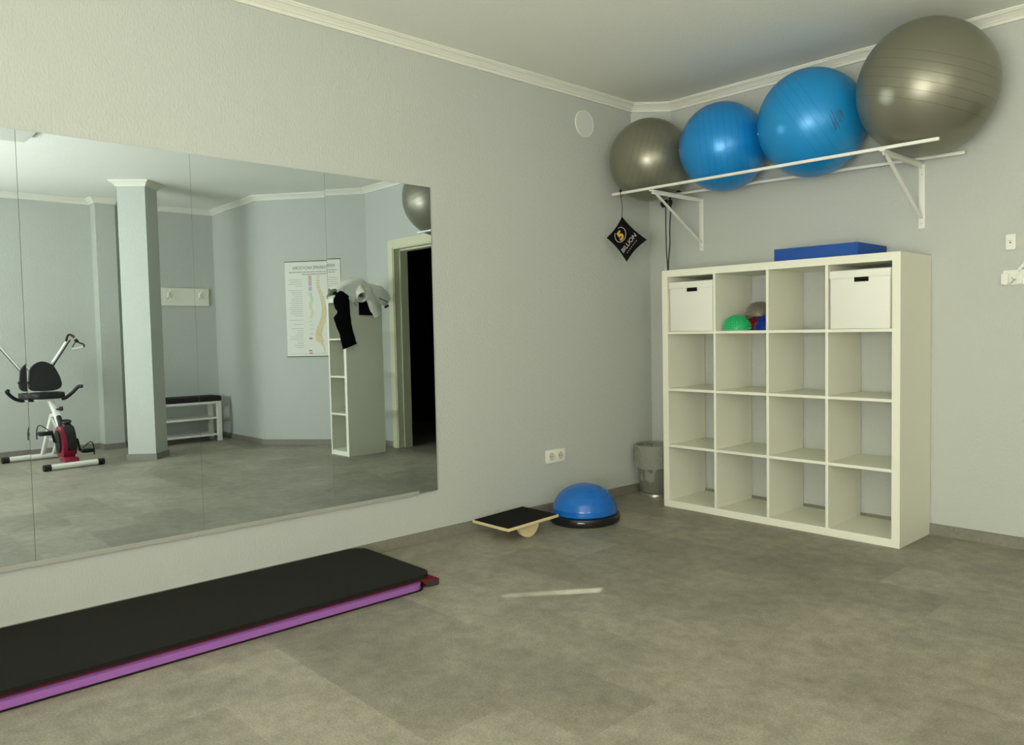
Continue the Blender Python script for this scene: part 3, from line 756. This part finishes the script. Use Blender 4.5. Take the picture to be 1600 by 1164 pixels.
# exercise bike
bk = empty('exercise_bike', (5.05, -2.55, 0), 'white and dark red folding exercise bike with black seat, seen in mirror', 'exercise bike')
def stabil(p0, p1):
    p0, p1 = Vector(p0), Vector(p1); d = (p1-p0).normalized(); bm = B(); tube(bm, [p0+d*.05, p1-d*.05], .026, 20); f = obj('floor_bar', bm, M['enamel'], bk)
    for a, b in ((p0, p0+d*.055), (p1, p1-d*.055)):
        bm = B(); tube(bm, [a, b], .029, 20); obj('end_cap', bm, M['black'], f)
stabil((4.575, -2.752, .029), (4.635, -2.268, .029)); stabil((5.47, -2.835, .029), (5.535, -2.36, .029))
bm = B(); bar(bm, (4.84, -2.528, .27), (5.02, -2.545, .47), .05, .05, r=.006); bar(bm, (5.0, -2.543, .45), (5.11, -2.573, .60), .042, .042, r=.005); obj('front_post', bm, M['enamel'], bk)
bm = B(); bar(bm, (5.50, -2.575, .05), (5.27, -2.53, .44), .034, .034, r=.005); bar(bm, (5.49, -2.485, .05), (5.33, -2.455, .26), .03, .03, r=.004); bar(bm, (5.36, -2.545, .20), (5.36, -2.46, .20), .022, .022); bar(bm, (5.28, -2.53, .43), (5.04, -2.548, .46), .034, .034, r=.004); bar(bm, (5.33, -2.455, .26), (5.27, -2.53, .42), .03, .03, r=.004); obj('rear_frame', bm, M['enamel'], bk)
bm = B(); tube(bm, [(4.965, -2.540, .435), (4.88, -2.548, .40), (4.82, -2.555, .36)], .022, 12); obj('collar', bm, M['black'], bk)
# drive housing (teardrop in the bike's plane)
def housing(y0, y1, sc_, m, name, r=.008, dz=0, dx=0):
    poly = []
    for k in range(40):
        a = 2*PI*k/40; rx = .098*(1+.10*math.cos(a-2.4)); poly.append((4.815+dx+rx*sc_*math.cos(a), .205+dz+.165*sc_*math.sin(a)))
    bm = B(); prism(bm, poly, y0, y1, r, 3, fn=lambda a, b, c: (a, c + (a-4.815)*-.12 - (b-.2)*.06, b)); return obj(name, bm, m, bk)
housing(-2.578, -2.485, 1.0, M['red'], 'drive_housing', .02)
housing(-2.548, -2.474, .96, M['vinyl'], 'front_cover', .02, .030, -.016)
housing(-2.592, -2.575, .62, M['black'], 'side_disc', .004, .02)
bm = B(); box(bm, (4.63, -2.575, .045), (4.84, -2.462, .09), .01, 2); obj('drive_foot', bm, M['red'], bk)
bm = B(); lathe(bm, [(0, 0), (.034, .0), (.040, .008), (.036, .018), (0, .022)], (0, 0, 0), 24)
bm.transform(Matrix.Translation((4.80, -2.515, .395)) @ Matrix.Rotation(math.radians(-18), 4, 'Y')); obj('resistance_knob', bm, M['black'], bk)
for s, cr_, pd in ((-1, [(4.80, -2.60, .23), (4.80, -2.614, .23), (4.735, -2.648, .335)], (4.73, -2.703, .317)), (1, [(4.80, -2.45, .235), (4.80, -2.437, .235), (4.855, -2.405, .124)], (4.86, -2.348, .116))):
    bm = B(); tube(bm, cr_, .011, 10); c = obj('crank', bm, M['black'], bk)
    x, y, z = pd
    bm = B(); box(bm, (x-.045, y-.046, z-.017), (x+.045, y+.046, z+.017), .006, 2); p = obj('pedal', bm, M['black'], c)
    bm = B(); q = cr([(x, y+.044*(-s), z+.015), (x, y-.02*(-s), z+.072), (x, y-.045*(-s), z+.070), (x, y-.058*(-s), z+.02), (x, y-.058*(-s), z-.045)], 5)
    tube(bm, q, .02, 8, ry=.004, up=(0, s, .6)); obj('strap', bm, M['black'], p)
bm = B(); tube(bm, [(5.02, -2.545, .505), (5.0, -2.512, .510)], .009, 8); tube(bm, [(5.0, -2.520, .510), (4.99, -2.500, .512)], .02, 14); obj('adjust_knob', bm, M['black'], bk)
# seat
bm = B(); prism(bm, rrect(5.03, -2.72, 5.33, -2.455, .06, 6), .605, .660, .018, 3); obj('seat', bm, M['vinyl'], bk)
bm = B(); box(bm, (5.06, -2.69, .590), (5.30, -2.49, .606)); bar(bm, (5.30, -2.572, .60), (5.40, -2.572, .62), .04, .02); bar(bm, (5.40, -2.572, .61), (5.42, -2.565, .92), .04, .02, up=(1, 0, 0)); obj('seat_frame', bm, M['enamel'], bk)
# backrest
out_ = [(-2.69, .748), (-2.697, .715), (-2.672, .677), (-2.60, .668), (-2.51, .668), (-2.447, .686), (-2.425, .72), (-2.437, .80), (-2.474, .893), (-2.50, .92), (-2.545, .944), (-2.58, .947), (-2.63, .925), (-2.668, .88), (-2.68, .83)]
pp = cr([(a, b, 0) for a, b in out_ + out_[:1]], 4)[:-1]
bm = B(); prism(bm, [(p.x, p.y) for p in pp], 5.335, 5.385, .014, 3, fn=lambda a, b, c: (c + (b-.8)*.18, a, b)); obj('backrest', bm, M['vinyl'], bk)
# side grips
bm = B(); tube(bm, cr([(5.18, -2.46, .592), (5.19, -2.425, .600), (5.19, -2.365, .650), (5.18, -2.322, .698), (5.16, -2.290, .702)], 6), .016, 12); obj('side_grip', bm, M['black'], bk)
bm = B(); tube(bm, cr([(5.18, -2.69, .640), (5.19, -2.692, .595), (5.19, -2.745, .605), (5.18, -2.79, .640), (5.16, -2.825, .685), (5.14, -2.815, .695)], 6), .016, 12); obj('side_grip', bm, M['black'], bk)
# raised arms with cords
for p0, p1 in (((5.42, -2.53, .84), (5.38, -2.338, 1.165)), ((5.42, -2.615, .80), (5.38, -2.905, 1.215))):
    bm = B(); tube(bm, [p0, p1], .0135, 12); a = obj('arm', bm, M['enamel'], bk)
    o_ = Vector((-.004, .013 if p1[1] > -2.6 else -.002, -.014)); bm = B(); tube(bm, [Vector(p0)+o_, Vector(p1)+o_], .0055, 8); obj('cord', bm, M['black'], a)
    q = Vector(p1); s = 1 if p1[1] > -2.6 else -1
    bm = B(); tube(bm, cr([q+Vector((-.01, -.028*s, -.03)), q+Vector((-.01, -.006*s, .03)), q+Vector((-.01, .022*s, .028)), q+Vector((-.01, .045*s, .005))], 4), .010, 10); obj('end_fitting', bm, M['black'], a)
    bm = B(); tube(bm, [q+Vector((-.014, .016*s, .032)), q+Vector((-.014, .042*s, .014))], .013, 10); obj('red_grip', bm, M['redmark'], a)
    bm = B(); tube(bm, [q+Vector((-.01, .052*s, -.012)), q+Vector((-.01, .070*s, -.036))], .016, 10)
    tube(bm, cr([q+Vector((-.01, .058*s, -.03)), q+Vector((-.01, .040*s, -.06)), q+Vector((-.01, .024*s, -.088))], 4), .005, 8)
    tube(bm, cr([q+Vector((-.01, .068*s, -.036)), q+Vector((-.01, .10*s, -.052)), q+Vector((-.01, .125*s, -.064)), q+Vector((-.01, .124*s, -.092))], 4), .007, 8); st = obj('handle_strap', bm, M['black'], a)
    bm = B(); tube(bm, [q+Vector((-.01, .024*s, -.108)), q+Vector((-.01, .116*s, -.090))], .011, 12); obj('handle', bm, M['enamel'], a)

# ------------------------------------------------------------------ clothes thrown over the narrow shelf
TX = 3.078
jk = empty('jacket', (3.2, -.42, 1.47), 'crumpled off white jacket thrown over the top of the narrow shelf', 'jacket')
def cloth(rows, mname, name, parent, thick=.006, wob=(.020, 13), mth=7):
    """loft between rows of 3D control points (catmull-rom both ways), with wrinkles; solid shell"""
    R = [cr(r, mth) for r in rows]; n = len(R[0])
    G = list(zip(*[cr([r[k] for r in R], mth) for k in range(n)]))
    G = [list(g) for g in G]; bm = B(); front = []; back = []
    for i, g in enumerate(G):
        fr = []; bk_ = []
        for k, p in enumerate(g):
            du = g[min(k+1, n-1)] - g[max(k-1, 0)]; dv = G[min(i+1, len(G)-1)][k] - G[max(i-1, 0)][k]
            nn = du.cross(dv)
            nn = nn.normalized() if nn.length > 1e-9 else Vector((-1, 0, 0))
            if nn.x > 0 and abs(nn.x) > .2 or nn.z < -.5: nn = -nn
            w = wob[0]*(noise.noise(p*wob[1]) + .5*noise.noise(p*wob[1]*2.1+Vector((3, 1, 2))))
            fr.append(bm.verts.new(p+nn*w)); bk_.append(bm.verts.new(p+nn*(w-thick)))
        front.append(fr); back.append(bk_)
    a_, b_ = len(G), n
    for i in range(a_-1):
        for k in range(b_-1):
            bm.faces.new([front[i][k], front[i][k+1], front[i+1][k+1], front[i+1][k]]); bm.faces.new([back[i][k], back[i+1][k], back[i+1][k+1], back[i][k+1]])
    loop = [(0, k) for k in range(b_)] + [(i, b_-1) for i in range(1, a_)] + [(a_-1, k) for k in range(b_-2, -1, -1)] + [(i, 0) for i in range(a_-2, 0, -1)]
    for (i, k), (i2, k2) in zip(loop, loop[1:]+loop[:1]):
        bm.faces.new([front[i][k], back[i][k], back[i2][k2], front[i2][k2]])
    return obj(name, bm, M[mname], parent, angle=60)
# body: from the back of the shelf top, up into a heap, over the edge and down the side
cloth([[(3.44, -.625, 1.482), (3.42, -.50, 1.505), (3.40, -.36, 1.50), (3.40, -.25, 1.49)],
       [(3.28, -.71, 1.50), (3.26, -.50, 1.60), (3.26, -.36, 1.59), (3.26, -.22, 1.54)],
       [(3.14, -.72, 1.55), (3.14, -.49, 1.650), (3.14, -.36, 1.62), (3.14, -.22, 1.585)],
       [(3.055, -.705, 1.54), (3.045, -.49, 1.62), (3.045, -.36, 1.57), (3.04, -.18, 1.53)],
       [(3.050, -.70, 1.50), (3.035, -.52, 1.53), (3.035, -.37, 1.50), (3.035, -.165, 1.46)]], 'jacket', 'body', jk)
# left front flap ending in a point, right flap
cloth([[(3.045, -.70, 1.53), (3.035, -.60, 1.58), (3.030, -.49, 1.60)],
       [(3.040, -.65, 1.49), (3.028, -.57, 1.51), (3.022, -.48, 1.54)],
       [(3.045, -.575, 1.445), (3.034, -.56, 1.45), (3.030, -.515, 1.46)],
       [(3.055, -.552, 1.424), (3.050, -.547, 1.422), (3.050, -.542, 1.424)]], 'jacket', 'front_flap', jk, wob=(.006, 16))
cloth([[(3.04, -.36, 1.58), (3.03, -.27, 1.57), (3.03, -.17, 1.50)],
       [(3.035, -.34, 1.50), (3.02, -.26, 1.49), (3.03, -.163, 1.455)],
       [(3.045, -.30, 1.42), (3.035, -.25, 1.40), (3.045, -.20, 1.385)]], 'jacket', 'side_flap', jk, wob=(.008, 16))
# sleeve pointing out of the heap, with an open cuff
bm = B(); path = cr([(3.16, -.455, 1.56), (3.08, -.468, 1.545), (3.025, -.478, 1.500), (2.985, -.486, 1.470)], 5)
tube(bm, path, [.055]*6+[.052]*5+[.048]*5, 24, cap=False, ry=[.058]*16, wob=(.004, 30))
p = path[-1]; d = (path[-1]-path[-2]).normalized(); tube(bm, [p-d*.004, p-d*.05], [.043, .030], 24, cap=False, ry=[.050, .036])
sl = obj('sleeve', bm, M['jacket'], jk, angle=60)
sl.data.materials.append(M['jacket'])
bm = B(); pts = []; s_ = d.cross(Vector((0, 0, 1))).normalized(); u_ = s_.cross(d)
tube(bm, [p + s_*.046*math.cos(2*PI*k/24) + u_*.054*math.sin(2*PI*k/24) for k in range(25)], .006, 8, cap=False); obj('cuff', bm, M['jacket'], sl)
bm = B(); path = cr([(3.10, -.43, 1.555), (3.035, -.41, 1.53), (3.02, -.375, 1.45), (3.022, -.345, 1.37), (3.03, -.300, 1.305)], 6)
tube(bm, path, [.056-.0005*k for k in range(len(path))], 24, ry=.026, up=(-1, 0, .15), wob=(.007, 22)); obj('sleeve', bm, M['jacket'], jk, angle=60)
bm = B(); tube(bm, cr([(3.034, -.285, 1.465), (3.016, -.245, 1.447), (3.010, -.205, 1.428)], 4), .004, 8); tube(bm, cr([(3.05, -.537, 1.42), (3.045, -.525, 1.40), (3.047, -.512, 1.385)], 4), .003, 8); tube(bm, [(3.03, -.225, 1.375), (3.02, -.19, 1.395)], .010, 10); obj('drawcord', bm, M['black'], jk)

sw_ = empty('sweater', (3.06, -.60, 1.0), 'black garment hanging down the side of the narrow shelf', 'sweater')
L_ = [(-.750, 1.43), (-.735, 1.36), (-.715, 1.33), (-.752, 1.275), (-.715, 1.20), (-.685, 1.13), (-.672, 1.06), (-.655, .992)]
R_ = [(-.590, 1.462), (-.585, 1.38), (-.583, 1.31), (-.575, 1.25), (-.556, 1.19), (-.538, 1.12), (-.522, 1.06), (-.508, 1.045)]
rows = []
T_ = [((3.10, -.72, 1.505), (3.10, -.66, 1.525), (3.10, -.61, 1.51))]
rows.append([Vector(p) for p in T_[0]])
rows.append([Vector((3.03, -.735, 1.485)), Vector((3.025, -.675, 1.515)), Vector((3.03, -.605, 1.485))])
for (a, z), (b, z2) in zip(L_, R_):
    rows.append([Vector((3.030 if z > 1.2 else 3.055, a, z)), Vector((3.018 if z > 1.2 else 3.045, (a+b)/2, (z+z2)/2)), Vector((3.040 if z > 1.2 else 3.060, b, z2))])
cloth(rows, 'blackfab', 'sleeve', sw_, thick=.018, wob=(.006, 18), mth=4)
cloth([[(3.066, -.475, 1.44), (3.062, -.42, 1.44), (3.066, -.34, 1.44)], [(3.066, -.476, 1.37), (3.060, -.41, 1.37), (3.064, -.335, 1.37)], [(3.067, -.476, 1.306), (3.062, -.40, 1.304), (3.067, -.330, 1.303)]], 'blackfab', 'hem', sw_, thick=.006, wob=(.001, 20))

# ------------------------------------------------------------------ light: daylight through the window behind the viewer, with added fill
def area(name, loc, rot, sx, sy, power, col):
    l = bpy.data.lights.new(name, 'AREA'); l.shape = 'RECTANGLE'; l.size = sx; l.size_y = sy; l.energy = power; l.color = col
    o = bpy.data.objects.new(name, l); COL.objects.link(o); o.location = loc; o.rotation_euler = rot; return o
LC = (1.0, .985, .90)
# sky light straight in, and three added strips tilted up, standing in for ground bounce
area('window_daylight', ((WX0+WX1)/2, -5.585, (WZ0+WZ1)/2), (math.radians(90), 0, 0), WX1-WX0, WZ1-WZ0, 14, LC)
area('side_fill', (5.905, -4.45, 1.6), (math.radians(90), 0, math.radians(90)), 1.5, 1.3, 46, LC)  # added fill at the made-up side window, brightens the left wall
for k in range(3):
    area('bounce_fill', ((WX0+WX1)/2, -5.45, WZ0+.15+.36*k), (math.radians(90+42), 0, 0), WX1-WX0, .24, 49, LC)
s = bpy.data.lights.new('sun', 'SUN'); s.energy = 52; s.angle = math.radians(.3); s.color = (1, .97, .88)
so_ = bpy.data.objects.new('sun', s); COL.objects.link(so_)
so_.rotation_euler = Vector((-.5, .8, -.35)).to_track_quat('-Z', 'Y').to_euler()
w = bpy.data.worlds.new('world'); SC.world = w; w.use_nodes = True
w.node_tree.nodes['Background'].inputs[0].default_value = (.55, .65, .75, 1); w.node_tree.nodes['Background'].inputs[1].default_value = .3

# ------------------------------------------------------------------ camera
cam = bpy.data.cameras.new('camera'); co = bpy.data.objects.new('camera', cam); COL.objects.link(co)
F_, PX, PY = 1229.556, 875.982, 575.305
cam.sensor_fit = 'HORIZONTAL'; cam.sensor_width = 36; cam.lens = F_*36/1600
cam.shift_x = (800-PX)/1600; cam.shift_y = (PY-582)/1600
yaw, pitch, roll = -.7954, -.0467, -.0163
fw = Vector((math.sin(yaw)*math.cos(pitch), math.cos(yaw)*math.cos(pitch), math.sin(pitch)))
r0 = Vector((math.cos(yaw), -math.sin(yaw), 0)); u0 = r0.cross(fw)
r2 = math.cos(roll)*r0 + math.sin(roll)*u0; u2 = -math.sin(roll)*r0 + math.cos(roll)*u0
co.matrix_world = Matrix(((r2.x, u2.x, -fw.x, 3.4677), (r2.y, u2.y, -fw.y, -4.2845), (r2.z, u2.z, -fw.z, 1.1054), (0, 0, 0, 1)))
cam.clip_start = .02
SC.camera = co
SC.view_settings.view_transform = 'Standard'; SC.view_settings.look = 'None'; SC.view_settings.gamma = 1; SC.view_settings.use_curve_mapping = False
SC.view_settings.exposure = -.08
